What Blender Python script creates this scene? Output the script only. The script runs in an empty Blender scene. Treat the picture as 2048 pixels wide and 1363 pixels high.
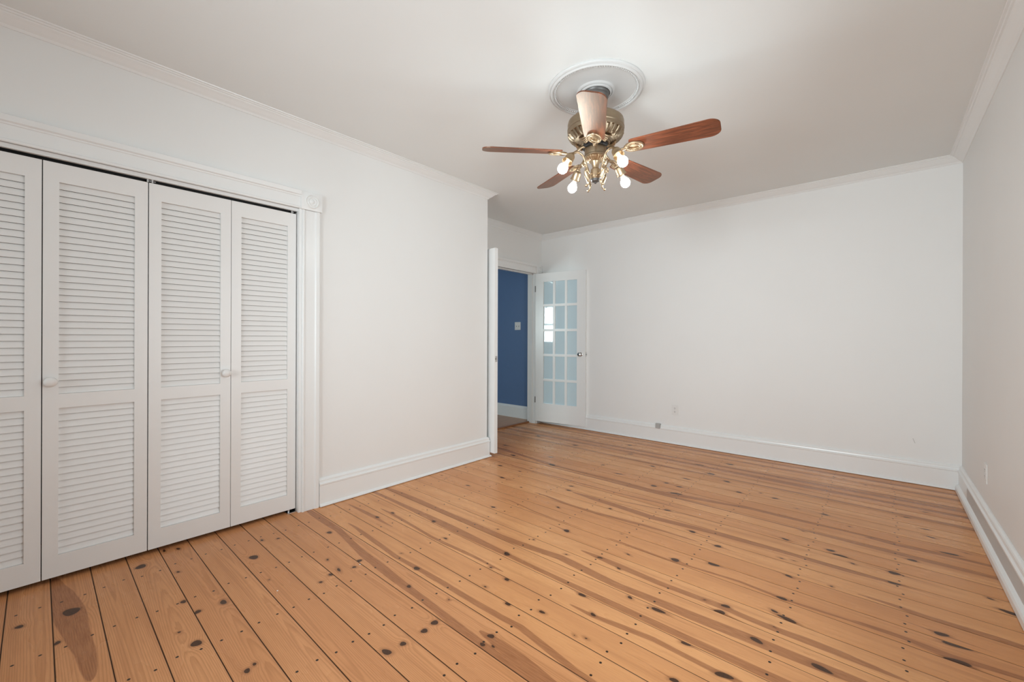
import bpy, bmesh, math, random
import numpy as np
from mathutils import Vector, Matrix

scene = bpy.context.scene
COL = scene.collection
PI = math.pi

# ------------------------------------------------------------------ camera
cam_d = bpy.data.cameras.new('camera')
cam_d.sensor_width = 36.0
cam_d.lens = 851.55 * 36.0 / 2048.0
cam_d.shift_y = -4.74 / 2048.0
cam_d.clip_start = 0.05
cam = bpy.data.objects.new('camera', cam_d)
COL.objects.link(cam)
cam.matrix_world = (Matrix.Translation((3.0266, 0.0, 1.2)) @ Matrix.Rotation(0.714708, 4, 'Z')
                    @ Matrix.Rotation(PI / 2, 4, 'X') @ Matrix.Rotation(0.003385, 4, 'Z'))
scene.camera = cam

# ------------------------------------------------------------------ colour management, world
scene.view_settings.view_transform = 'Standard'
scene.view_settings.look = 'None'
scene.view_settings.gamma = 1.0
scene.view_settings.use_curve_mapping = False
scene.view_settings.exposure = 0.05
scene.cycles.use_denoising = True
scene.cycles.max_bounces = 10
scene.cycles.diffuse_bounces = 6
scene.cycles.sample_clamp_indirect = 8.0

world = bpy.data.worlds.new('daylight')
scene.world = world
world.use_nodes = True
bg = world.node_tree.nodes['Background']
bg.inputs[0].default_value = (0.80, 0.90, 1.0, 1)
bg.inputs[1].default_value = 0.5

BULB_STRENGTH = 64.0


def daylight(name, loc, rot, sx, sy, power, color=(0.89, 0.985, 1.03), spread=PI):
    l = bpy.data.lights.new(name, 'AREA')
    l.shape = 'RECTANGLE'
    l.size, l.size_y = sx, sy
    l.energy = power
    l.color = color
    l.spread = spread
    o = bpy.data.objects.new(name, l)
    o.location = loc
    o.rotation_euler = rot
    COL.objects.link(o)
    return o


# daylight entering through the side window, two unseen windows added behind the camera and the hall window
daylight('window_daylight', (3.47, 1.72, 1.27), (PI / 2, 0, PI / 2), 1.0, 1.15, 17, spread=2.4)
daylight('window_daylight', (0.90, -1.77, 1.5), (PI / 2, 0, 0), 0.9, 1.45, 6, spread=1.6)
daylight('window_daylight', (2.10, -1.77, 1.5), (PI / 2, 0, 0), 0.9, 1.45, 30, spread=1.55)  # added to brighten the far wall; narrow beam keeps the closet dimmer
daylight('hall_daylight', (-2.18, 0.215, 1.56), (PI / 2, 0, 0), 0.55, 1.0, 110, (1.0, 0.97, 0.93))

# ------------------------------------------------------------------ sizes (metres)
XR, YF, YB, ZC = 3.514, 4.916, -1.80, 2.673      # right wall, far wall, back wall, ceiling
XD = -0.682                                       # doorway wall (room face)
YC = 3.103                                        # outer corner of the closet wall
XH = -2.65                                        # far side of the hall

# ------------------------------------------------------------------ helpers


def mat(name, color, rough=0.5, metal=0.0, spec=0.5, coat=0.0, coat_rough=0.1):
    m = bpy.data.materials.new(name)
    m.use_nodes = True
    p = m.node_tree.nodes['Principled BSDF']
    p.inputs['Base Color'].default_value = (*color, 1)
    p.inputs['Roughness'].default_value = rough
    p.inputs['Metallic'].default_value = metal
    p.inputs['Specular IOR Level'].default_value = spec
    p.inputs['Coat Weight'].default_value = coat
    p.inputs['Coat Roughness'].default_value = coat_rough
    return m


class NT:
    """small node-building helper"""

    def __init__(self, m):
        self.t = m.node_tree
        self.p = self.t.nodes['Principled BSDF']

    def n(self, kind, **kw):
        nd = self.t.nodes.new(kind)
        for k, v in kw.items():
            setattr(nd, k, v)
        return nd

    def link(self, a, b):
        self.t.links.new(a, b)

    def put(self, sock, v):
        if isinstance(v, bpy.types.NodeSocket):
            self.link(v, sock)
        elif isinstance(v, (tuple, list)) and len(v) == 3 and sock.type == 'RGBA':
            sock.default_value = (*v, 1)
        else:
            sock.default_value = v

    def math(self, op, a, b=0.0, c=0.0):
        nd = self.n('ShaderNodeMath', operation=op)
        for i, v in enumerate((a, b, c)):
            self.put(nd.inputs[i], v)
        return nd.outputs[0]

    def ramp01(self, v, lo, hi, a=0.0, b=1.0):
        nd = self.n('ShaderNodeMapRange', interpolation_type='SMOOTHSTEP')
        for i, x in enumerate((v, lo, hi, a, b)):
            self.put(nd.inputs[i], x)
        return nd.outputs[0]

    def mix(self, f, a, b, blend='MIX'):
        nd = self.n('ShaderNodeMix', data_type='RGBA', blend_type=blend)
        self.put(nd.inputs[0], f)
        self.put(nd.inputs[6], a)
        self.put(nd.inputs[7], b)
        return nd.outputs[2]

    def attr(self, name):
        return self.n('ShaderNodeAttribute', attribute_name=name).outputs['Fac']

    def coord(self, scale=(1, 1, 1)):
        c = self.n('ShaderNodeTexCoord').outputs['Object']
        mp = self.n('ShaderNodeMapping')
        self.link(c, mp.inputs[0])
        mp.inputs['Scale'].default_value = scale
        return mp.outputs[0]

    def noise(self, scale, detail=3.0, vec=None, rough=0.5):
        nd = self.n('ShaderNodeTexNoise')
        nd.inputs['Scale'].default_value = scale
        nd.inputs['Detail'].default_value = detail
        nd.inputs['Roughness'].default_value = rough
        if vec is not None:
            self.link(vec, nd.inputs['Vector'])
        return nd.outputs['Fac']

    def bump(self, h, strength, dist):
        b = self.n('ShaderNodeBump')
        b.inputs['Strength'].default_value = strength
        b.inputs['Distance'].default_value = dist
        self.link(h, b.inputs['Height'])
        self.link(b.outputs[0], self.p.inputs['Normal'])


def paint(name, color, rough, bump=0.12, scale=60, var=0.03):
    m = mat(name, color, rough)
    t = NT(m)
    f = t.noise(2.3, 2.0, t.coord())
    dark = tuple(c * (1 - var) for c in color)
    t.put(t.p.inputs['Base Color'], t.mix(f, color, dark))
    if bump:
        t.bump(t.noise(scale, 3.0, t.coord()), bump, 0.002)
    return m


M = {
    'wall': paint('white_wall_paint', (0.850, 0.850, 0.838), 0.55),
    'ceiling': paint('white_ceiling_paint', (0.838, 0.858, 0.852), 0.8),
    'trim': paint('white_trim_paint', (0.858, 0.868, 0.862), 0.28, 0.05, 30, 0.015),
    'door': paint('white_door_paint', (0.845, 0.84, 0.826), 0.38, 0.08, 45, 0.02),
    'blue': paint('navy_blue_paint', (0.115, 0.200, 0.375), 0.5),
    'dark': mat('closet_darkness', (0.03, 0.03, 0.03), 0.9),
    'black': mat('black_track_steel', (0.012, 0.011, 0.010), 0.45),
    'steel': mat('bright_steel', (0.55, 0.55, 0.55), 0.3, 1.0),
    'chrome': mat('chrome', (0.62, 0.61, 0.60), 0.12, 1.0),
    'brass': mat('antique_brass', (0.47, 0.355, 0.235), 0.40, 1.0),
    'dark_brass': mat('dark_antique_brass', (0.33, 0.255, 0.175), 0.42, 1.0),
    'pewter': mat('dark_pewter', (0.16, 0.155, 0.15), 0.45, 0.6),
    'ring_black': mat('black_rubber', (0.02, 0.02, 0.022), 0.5),
    'plastic': mat('white_plastic', (0.80, 0.795, 0.78), 0.35),
    'slot': mat('dark_slot', (0.03, 0.03, 0.03), 0.7),
    'grey_box': paint('grey_box_paint', (0.46, 0.46, 0.45), 0.6),
    'grey_strip': paint('grey_strip_tone', (0.60, 0.597, 0.585), 0.6),
    'subfloor': mat('subfloor_gap', (0.035, 0.018, 0.010), 0.9),
    'plaster': paint('white_plaster', (0.68, 0.68, 0.672), 0.7),
    'scuff': mat('grey_scuff', (0.62, 0.615, 0.60), 0.7),
    'speck': mat('white_paint_speck', (0.8, 0.79, 0.77), 0.6),
}


def brush(m):
    t = NT(m)
    v = t.noise(35, 4, t.coord((1, 1, 6)))
    t.put(t.p.inputs['Roughness'], t.ramp01(v, 0.3, 0.7, 0.32, 0.50))


brush(M['brass'])
brush(M['dark_brass'])


def glass_mat():
    m = bpy.data.materials.new('pale_blue_pane_glass')
    m.use_nodes = True
    t = m.node_tree
    t.nodes.clear()
    out = t.nodes.new('ShaderNodeOutputMaterial')
    tr = t.nodes.new('ShaderNodeBsdfTransparent')
    tr.inputs[0].default_value = (0.80, 0.90, 0.92, 1)
    gl = t.nodes.new('ShaderNodeBsdfGlossy')
    gl.inputs['Color'].default_value = (0.95, 0.97, 1, 1)
    gl.inputs['Roughness'].default_value = 0.02
    fr = t.nodes.new('ShaderNodeFresnel')
    fr.inputs[0].default_value = 1.9
    mx = t.nodes.new('ShaderNodeMixShader')
    t.links.new(fr.outputs[0], mx.inputs[0])
    t.links.new(tr.outputs[0], mx.inputs[1])
    t.links.new(gl.outputs[0], mx.inputs[2])
    t.links.new(mx.outputs[0], out.inputs[0])
    return m


M['glass'] = glass_mat()
M['pane'] = mat('pale_blue_frosted_glass', (0.60, 0.74, 0.80), 0.04, spec=0.8)


def bulb_mat():
    m = mat('lit_bulb_glass', (1, 1, 1), 0.3)
    p = m.node_tree.nodes['Principled BSDF']
    p.inputs['Emission Color'].default_value = (0.90, 1.0, 1.01, 1)
    p.inputs['Emission Strength'].default_value = BULB_STRENGTH
    return m


M['bulb'] = bulb_mat()
M['bulb_neck'] = mat('white_bulb_neck', (0.85, 0.84, 0.80), 0.25)


def blade_mat():
    m = mat('rosewood_blade', (0.2, 0.05, 0.02), 0.46, spec=1.0, coat=0.9, coat_rough=0.44)
    t = NT(m)
    t.put(t.p.inputs['Specular Tint'], (1.0, 0.72, 0.45))
    t.put(t.p.inputs['Coat Tint'], (1.0, 0.86, 0.66))
    f = t.noise(9, 5, t.coord((0.9, 9, 9)), 0.62)
    g = t.noise(40, 3, t.coord((0.35, 10, 10)), 0.6)
    c = t.mix(t.ramp01(f, 0.36, 0.62), (0.235, 0.070, 0.040), (0.095, 0.024, 0.015))
    c = t.mix(t.ramp01(g, 0.55, 0.72, 0.0, 0.6), c, (0.055, 0.014, 0.008))
    t.put(t.p.inputs['Base Color'], c)
    return m


M['blade'] = blade_mat()


def link_mesh(name, bm, mats, parent=None, smooth=False, loc=None, angle=None):
    me = bpy.data.meshes.new(name)
    bm.normal_update()
    bm.to_mesh(me)
    bm.free()
    for m in (mats if isinstance(mats, (list, tuple)) else [mats]):
        me.materials.append(m)
    if smooth:
        for p in me.polygons:
            p.use_smooth = True
    o = bpy.data.objects.new(name, me)
    COL.objects.link(o)
    if smooth:
        me.set_sharp_from_angle(angle=math.radians(angle or 40))
    if parent is not None:
        o.parent = parent
    if loc is not None:
        o.location = loc
    return o


def tag(o, label, cat, kind=None, group=None):
    o['label'] = label
    o['category'] = cat
    if kind:
        o['kind'] = kind
    if group:
        o['group'] = group
    return o


def empty(name, loc, rz=0.0):
    o = bpy.data.objects.new(name, None)
    o.empty_display_size = 0.1
    o.location = loc
    o.rotation_euler = (0, 0, rz)
    COL.objects.link(o)
    return o


def box(bm, x0, x1, y0, y1, z0, z1, mi=0, mtx=None):
    vs = [bm.verts.new((x, y, z)) for z in (z0, z1) for y in (y0, y1) for x in (x0, x1)]
    if mtx is not None:
        for v in vs:
            v.co = mtx @ v.co
    for q in ((0, 2, 3, 1), (4, 5, 7, 6), (0, 1, 5, 4), (2, 6, 7, 3), (0, 4, 6, 2), (1, 3, 7, 5)):
        f = bm.faces.new([vs[i] for i in q])
        f.material_index = mi
    return vs


def bevel(bm, w, seg=2):
    bmesh.ops.bevel(bm, geom=list(bm.edges), offset=w, segments=seg, affect='EDGES', profile=0.6)


def B(*boxes, bev=0.0):
    bm = bmesh.new()
    for b in boxes:
        box(bm, *b)
    if bev:
        bevel(bm, bev)
    return bm


def lathe(profile, n=48, mod=None, mi=0, bm=None):
    bm = bm or bmesh.new()
    rings = []
    for r, z in profile:
        if r < 1e-6:
            rings.append([bm.verts.new((0, 0, z))])
            continue
        ring = []
        for i in range(n):
            a = 2 * PI * i / n
            rr = r if mod is None else mod(r, z, i, n)
            ring.append(bm.verts.new((rr * math.cos(a), rr * math.sin(a), z)))
        rings.append(ring)
    for a, b in zip(rings, rings[1:]):
        for i in range(n):
            j = (i + 1) % n
            if len(a) == 1 and len(b) == 1:
                continue
            if len(a) == 1:
                f = bm.faces.new((a[0], b[j], b[i]))
            elif len(b) == 1:
                f = bm.faces.new((a[i], a[j], b[0]))
            else:
                f = bm.faces.new((a[i], a[j], b[j], b[i]))
            f.material_index = mi
    bmesh.ops.recalc_face_normals(bm, faces=bm.faces)
    return bm


def tube(pts, radii, n=12, bm=None, flat=1.0):
    """swept tube with round ends along pts"""
    bm = bm or bmesh.new()
    P = [Vector(p) for p in pts]
    if not isinstance(radii, (list, tuple)):
        radii = [radii] * len(P)
    up = Vector((0, 0, 1))
    rings = []
    for i, p in enumerate(P):
        d = (P[min(i + 1, len(P) - 1)] - P[max(i - 1, 0)]).normalized()
        s = d.cross(up)
        if s.length < 1e-3:
            s = d.cross(Vector((0, 1, 0)))
        s.normalize()
        u = s.cross(d).normalized()
        rings.append([bm.verts.new(p + radii[i] * (math.cos(2 * PI * k / n) * s + flat * math.sin(2 * PI * k / n) * u)) for k in range(n)])
    for a, b in zip(rings, rings[1:]):
        for k in range(n):
            j = (k + 1) % n
            bm.faces.new((a[k], a[j], b[j], b[k]))
    bm.faces.new(list(reversed(rings[0])))
    bm.faces.new(rings[-1])
    return bm


def smooth_path(pts, per=6):
    """Catmull-Rom through pts"""
    P = [Vector(p) for p in pts]
    P = [P[0] * 2 - P[1]] + P + [P[-1] * 2 - P[-2]]
    out = []
    for i in range(1, len(P) - 2):
        for k in range(per):
            t = k / per
            a, b, c, d = P[i - 1], P[i], P[i + 1], P[i + 2]
            out.append(0.5 * ((2 * b) + (c - a) * t + (2 * a - 5 * b + 4 * c - d) * t * t + (3 * b - a - 3 * c + d) * t ** 3))
    out.append(P[-2])
    return out


def ball(bm, c, r, seg=16, rings=10, scale=(1, 1, 1)):
    res = bmesh.ops.create_uvsphere(bm, u_segments=seg, v_segments=rings, radius=r)
    for v in res['verts']:
        v.co = Vector((v.co.x * scale[0], v.co.y * scale[1], v.co.z * scale[2])) + Vector(c)


def molding(path, normals, profile, zbase=0.0):
    """One bmesh per straight run. path: (x, y) corners; normals: into-room normal of each run;
    profile: (distance from wall, z). Ends are mitred where runs meet."""
    out = []
    nseg = len(path) - 1
    for i in range(nseg):
        p0, p1 = Vector(path[i]), Vector(path[i + 1])
        n = Vector(normals[i])

        def off(k, other):
            if other is None:
                return n
            # mitre: point at distance 1 from both walls
            return n + Vector(normals[other]) if abs(n.dot(Vector(normals[other]))) < 0.5 else n
        o0 = off(i, i - 1 if i > 0 else None)
        o1 = off(i, i + 1 if i < nseg - 1 else None)
        bm = bmesh.new()
        a = [bm.verts.new((p0.x + o0.x * d, p0.y + o0.y * d, zbase + z)) for d, z in profile]
        b = [bm.verts.new((p1.x + o1.x * d, p1.y + o1.y * d, zbase + z)) for d, z in profile]
        for k in range(len(profile) - 1):
            bm.faces.new((a[k], a[k + 1], b[k + 1], b[k]))
        bm.faces.new((a[-1], a[0], b[0], b[-1]))
        bm.faces.new(a)
        bm.faces.new(list(reversed(b)))
        bmesh.ops.recalc_face_normals(bm, faces=bm.faces)
        out.append(bm)
    return out


# ------------------------------------------------------------------ floor boards
KNOTS = [  # x, y, half length along the board, half width
    (.01,.587,.016,.008), (.436,.836,.024,.017), (.997,.453,.02,.014), (.633,.485,.013,.008), (.773,.604,.022,.011), (.768,.509,.014,.009),
    (.303,1.01,.009,.0056), (.254,.938,.014,.006), (.947,.968,.009,.0056), (.941,1.147,.011,.0068), (.918,1.034,.013,.0081), (.906,1.081,.022,.006),
    (1.302,1.232,.012,.0074), (1.612,1.087,.015,.0093), (1.604,1.147,.016,.014), (1.609,.986,.013,.01), (1.599,.919,.024,.011),
    (1.839,1.245,.014,.011), (1.847,1.189,.011,.0068), (1.301,.537,.01,.0062), (1.287,.565,.008,.005), (.491,1.676,.015,.0093),
    (.474,1.568,.016,.0099), (.811,1.776,.018,.0112), (1.197,1.355,.017,.0105), (.455,1.249,.016,.0099), (.902,1.198,.014,.0087),
    (1.065,1.61,.01,.0062), (.968,1.611,.012,.0074), (1.054,1.672,.012,.0074), (.934,2.207,.012,.0074), (.478,2.393,.016,.0099),
    (1.29,2.509,.014,.0087), (1.579,2.735,.012,.0074), (1.542,2.238,.022,.0136), (1.81,3.34,.022,.0136), (1.895,2.975,.02,.0124),
    (2.138,2.747,.02,.0124), (2.312,2.653,.02,.0124), (2.182,2.334,.022,.016), (2.353,2.426,.03,.016), (2.594,3.013,.018,.0112),
    (2.674,2.556,.016,.0099), (2.681,2.316,.02,.0124), (2.5,2.081,.018,.0112), (2.491,2.018,.022,.0136), (2.672,2.184,.014,.0087),
    (2.723,2.16,.035,.012), (1.969,1.726,.018,.0112), (2.081,1.635,.014,.0087), (1.903,1.502,.014,.0087), (2.147,1.856,.013,.0081),
    (2.283,1.851,.035,.01), (2.447,1.726,.018,.0112), (2.652,1.926,.022,.0136), (2.864,1.918,.035,.012), (2.604,1.648,.028,.014),
    (2.479,1.509,.016,.0099), (1.619,1.589,.015,.0093), (1.753,1.45,.014,.0087), (1.451,1.778,.022,.0136), (2.811,3.025,.02,.0124),
    (2.856,2.988,.035,.01), (2.735,3.619,.02,.0124), (2.422,3.739,.02,.0124), (1.862,2.085,.014,.0087), (1.991,2.052,.012,.0074),
    (.1,.413,.024,.014), (.353,.146,.032,.02), (.586,.095,.012,.0074), (.332,-.003,.014,.008), (-.02,.53,.02,.006), (1.302,.536,.012,.0074),
    (3.24,3.762,.02,.007), (3.256,3.633,.02,.008), (3.161,3.929,.022,.007), (3.26,4.135,.014,.006), (3.32,3.421,.035,.012), (3.157,3.186,.02,.0124),
    (3.079,2.949,.025,.0155), (3.077,2.832,.025,.0155), (3.214,2.465,.022,.0136), (3.252,2.418,.04,.014), (3.246,2.295,.035,.014),
    (3.457,2.859,.03,.014), (3.412,2.953,.012,.0074), (.166,3.316,.03,.0186), (.495,3.526,.022,.0136), (.663,3.314,.035,.0217),
    (1.263,3.491,.03,.01), (.879,4.511,.025,.0155), (1.396,3.911,.022,.0136), (1.674,3.533,.018,.0112), (1.765,3.752,.03,.01),
    (1.88,4.037,.03,.0186), (1.822,3.341,.04,.015), (1.623,3.394,.025,.0155), (1.929,4.467,.03,.0186), (1.716,4.25,.04,.01), (2.042,3.91,.025,.0155),
    (1.12,2.941,.016,.0099), (1.157,2.846,.018,.0112), (.94,2.206,.016,.0099), (2.185,3.691,.022,.0136), (1.786,3.511,.02,.0124),
    (.306,2.971,.02,.0124), (.555,2.724,.02,.0124), (.556,2.961,.012,.0074), (1.055,4.171,.02,.0124), (1.025,3.636,.015,.0093),
    (-.167,4.181,.03,.0186), (.418,4.099,.03,.0186), (-.16,3.584,.03,.0186),
]
HEARTS = [  # centre line of a dark heartwood streak, half width
    ('0.027 1.312;0.460 1.302;0.852 1.251;1.442 1.213;1.953 1.175', 0.022),
    ('0.529 1.390;0.996 1.355;1.189 1.360;1.787 1.356;1.896 1.363;2.239 1.310', 0.015),
    ('0.114 1.923;0.708 1.913;1.285 1.902;1.696 1.942;2.069 1.905;2.317 1.912;2.592 1.917;2.945 1.928', 0.028),
    ('1.857 2.084;2.202 2.061;2.489 2.063;2.665 2.054;2.889 2.052', 0.02),
    ('1.458 1.784;1.852 1.715;2.086 1.709;2.230 1.745', 0.01),
    ('1.883 2.320;2.169 2.309;2.496 2.336;2.681 2.315;2.928 2.326', 0.009),
    ('1.093 2.631;1.437 2.591;1.861 2.632;2.004 2.634', 0.014),
    ('-0.123 3.436;0.659 3.315;1.362 3.261;1.848 3.312;2.311 3.398;2.881 3.406', 0.026),
    ('1.320 2.831;1.876 2.788;2.290 2.823;2.905 2.843', 0.028),
    ('0.121 3.061;0.585 3.043;1.124 3.051;1.471 3.049;1.768 3.067', 0.009),
    ('3.068 3.366;3.292 3.381;3.588 3.411', 0.02),
    ('3.059 2.592;3.259 2.557;3.449 2.560', 0.02),
    ('3.056 2.336;3.237 2.316;3.411 2.333', 0.016),
    ('2.081 1.628;2.342 1.660;2.569 1.650;2.652 1.651', 0.015),
    ('1.899 1.234;2.064 1.218;2.147 1.209', 0.03),
    ('0.041 0.108;0.385 0.140;0.724 0.163', 0.045),
    ('0.233 1.552;0.466 1.556', 0.014),
    ('0.475 1.662;0.976 1.631;1.345 1.634', 0.012),
    ('0.944 2.378;1.173 2.346;1.381 2.330', 0.006),
    ('1.580 2.914;2.106 3.002', 0.006),
]
rng = np.random.default_rng(11)
NAIL_ROWS = np.array([-0.61, -0.20, 0.21, 0.632, 1.04, 1.45, 1.853, 2.243, 2.715, 3.10, 3.50])


def wave(x, n, lo, hi, seed):
    r = np.random.default_rng(seed)
    s = np.zeros_like(x)
    for _ in range(n):
        s += np.sin(x * r.uniform(lo, hi) + r.uniform(0, 6.3))
    return s / n


def board_seams():
    known = [0.095, 0.236, 0.373, 0.510, 0.646, 0.785, 0.922, 1.057, 1.203, 1.343, 1.484]
    y = known[0]
    low = []
    while y > -1.95:
        y -= rng.uniform(0.134, 0.142)
        low.append(y)
    y = known[-1]
    high = []
    while y < 5.1:
        y += rng.uniform(0.13, 0.148)
        high.append(y)
    return low[::-1] + known + high


SKEW = -0.017


def build_floor():
    seams = board_seams()
    X0, X1 = -0.79, 3.56
    V, F = [], []
    A = {k: [] for k in ('ring', 'knot', 'heart', 'edge', 'v', 'w', 'tint', 'flat', 'dxa', 'dxb')}
    base = 0
    hearts = []
    for s, hw in HEARTS:
        P = np.array([[float(q) for q in t.split()] for t in s.split(';')])
        hearts.append((P, hw))
    for k in range(len(seams) - 1):
        gap = 0.0011 if seams[k] < 1.1 else float(rng.choice([0.0004, 0.0005, 0.0009]))
        ya, yb = seams[k] + gap, seams[k + 1] - gap
        w = yb - ya
        vis = yb > 0.05
        nv, nx = (30, int((X1 - X0) / 0.0075)) if vis else (2, 40)
        xs = np.linspace(X0, X1, nx + 1)
        vs = np.linspace(0, w, nv + 1)
        X, Vv = np.meshgrid(xs, vs, indexing='ij')
        Y = ya + Vv + SKEW * X
        edge = np.minimum(Vv, w - Vv)
        Z = -0.0012 * np.clip(1 - edge / 0.0012, 0, 1)
        V.append(np.stack([X, Y, Z], -1).reshape(-1, 3))
        idx = (np.arange((nx + 1) * (nv + 1)) + base).reshape(nx + 1, nv + 1)
        F.append(np.stack([idx[:-1, :-1], idx[1:, :-1], idx[1:, 1:], idx[:-1, 1:]], -1).reshape(-1, 4))
        base += (nx + 1) * (nv + 1)
        # annual rings: a slow slice through a log
        near = ya < 1.25
        if near:
            c = rng.uniform(0.02, 0.12)
            d = 0.030 + 0.014 * wave(X, 3, 0.8, 3.2, 100 + k) + rng.uniform(0, 0.025)
        else:
            c = rng.choice([-1, 1]) * rng.uniform(0.1, 0.3) + 0.07
            d = 0.03 + 0.015 * wave(X, 3, 0.6, 2.0, 100 + k)
        cc = c + 0.012 * wave(X, 4, 1.0, 5.0, 300 + k)
        r = np.sqrt((Vv - cc) ** 2 + d ** 2) + 0.0010 * wave(X * 1.0 + Vv * 40, 4, 4, 18, 500 + k)
        kd = np.full(X.shape, 1.0)
        hd = np.full(X.shape, 1.0)
        # knots that belong to this board
        mine = []
        for kx, ky, a, b in KNOTS:
            y0 = ky - SKEW * kx
            if ky < 1.5 and b > 0.5 * a:
                b = max(b, 0.85 * a)
            if ya <= y0 < yb:
                mine.append((kx, min(max(y0 - ya, b * 0.5), w - b * 0.5), a, b, 1))
        if vis:
            for _ in range(rng.integers(1, 4)):
                b = rng.uniform(0.003, 0.006)
                mine.append((rng.uniform(0, 3.5), rng.uniform(0.012, w - 0.012), b * rng.uniform(1.3, 2.2), b, 0))
        for kx, kv, a, b, real in mine:
            ang = rng.uniform(-0.35, 0.35)
            dx, dv = X - kx, Vv - kv
            e1 = dx * math.cos(ang) + dv * math.sin(ang)
            e2 = -dx * math.sin(ang) + dv * math.cos(ang)
            e = np.sqrt((e1 / a) ** 2 + (e2 / b) ** 2)
            th = np.arctan2(e2 / b, e1 / a)
            e = e * (1 + 0.10 * np.sin(2 * th + kx * 9) + 0.07 * np.sin(3 * th + kv * 90))
            kd = np.minimum(kd, (e - 1) * min(a, b))
            if real and a > 0.0155 and not near:
                lo, hi = rng.uniform(0.03, 0.20, 2)
                L = np.where(dx < 0, lo, hi)
                hd = np.minimum(hd, np.abs(dv + 0.01 * np.sin(dx * 9)) - (0.62 * b * np.exp(-np.abs(dx) / L) - 0.0018))
            r += 0.011 * (a / 0.016) * np.exp(-((dx / (2.6 * a)) ** 2 + (dv / (1.9 * b + 0.006)) ** 2))
        # heartwood streaks
        got = False
        for P, hw in hearts:
            ym = np.mean(P[:, 1] - SKEW * P[:, 0])
            if not (ya <= ym < yb):
                continue
            got = True
            cv = np.clip(np.interp(X, P[:, 0], P[:, 1] - SKEW * P[:, 0]) - ya, 0.01, w - 0.01)
            cv = cv + 0.004 * wave(X, 4, 4, 16, 700 + k)
            fade = np.minimum(np.clip((X - P[0, 0] + 0.12) / 0.22, 0, 1), np.clip((P[-1, 0] + 0.22 - X) / 0.3, 0, 1))
            ww = hw * (1 + 0.30 * wave(X, 4, 2, 11, 800 + k)) * np.sqrt(fade)
            hd = np.minimum(hd, np.abs(Vv - cv) - ww + 0.03 * (fade <= 0))
        if not got and not near and rng.random() < 0.55:
            side = rng.choice([0.0, 1.0])
            cv = side * w + (0.5 - side) * 0.06 + 0.010 * wave(X, 3, 0.8, 3, 900 + k)
            ww = 0.012 + rng.uniform(0, 0.016) + 0.014 * wave(X, 5, 0.9, 6, 950 + k)
            hd = np.minimum(hd, np.abs(Vv - cv) - ww)
        tint = rng.random()
        A['ring'].append(r.ravel() / 0.0052)
        A['knot'].append(kd.ravel())
        A['heart'].append(hd.ravel())
        A['edge'].append(edge.ravel())
        A['v'].append(Vv.ravel())
        A['w'].append(np.full(X.size, w))
        A['tint'].append(np.full(X.size, tint))
        A['flat'].append(np.full(X.size, 1.0 if near else 0.0))
        for nm in ('dxa', 'dxb'):
            rows = NAIL_ROWS + rng.uniform(-0.014, 0.014, len(NAIL_ROWS))
            D = X[..., None] - rows
            j = np.argmin(np.abs(D), -1)
            A[nm].append(np.take_along_axis(D, j[..., None], -1)[..., 0].ravel())
    V = np.concatenate(V)
    F = np.concatenate(F)
    # dark subfloor showing in the seams
    sv = np.array([[X0, YB - 0.2, -0.004], [3.62, YB - 0.2, -0.004], [3.62, 5.0, -0.004], [X0, 5.0, -0.004]])
    F = np.concatenate([F, [[len(V), len(V) + 1, len(V) + 2, len(V) + 3]]])
    V = np.concatenate([V, sv])
    me = bpy.data.meshes.new('floor')
    me.vertices.add(len(V))
    me.vertices.foreach_set('co', V.astype(np.float32).ravel())
    me.loops.add(F.size)
    me.loops.foreach_set('vertex_index', F.astype(np.int32).ravel())
    me.polygons.add(len(F))
    me.polygons.foreach_set('loop_start', (np.arange(len(F)) * 4).astype(np.int32))
    me.polygons.foreach_set('loop_total', np.full(len(F), 4, np.int32))
    mi = np.zeros(len(F), np.int32)
    mi[-1] = 1
    me.update(calc_edges=True)
    me.polygons.foreach_set('material_index', mi)
    for k, v in A.items():
        a = me.attributes.new(k, 'FLOAT', 'POINT')
        a.data.foreach_set('value', np.concatenate(v + [np.zeros(4)]).astype(np.float32))
    me.materials.append(pine())
    me.materials.append(M['subfloor'])
    o = bpy.data.objects.new('floor', me)
    COL.objects.link(o)
    tag(o, 'knotty honey pine floorboards with dark nail holes', 'floor', 'structure')
    return o


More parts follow.
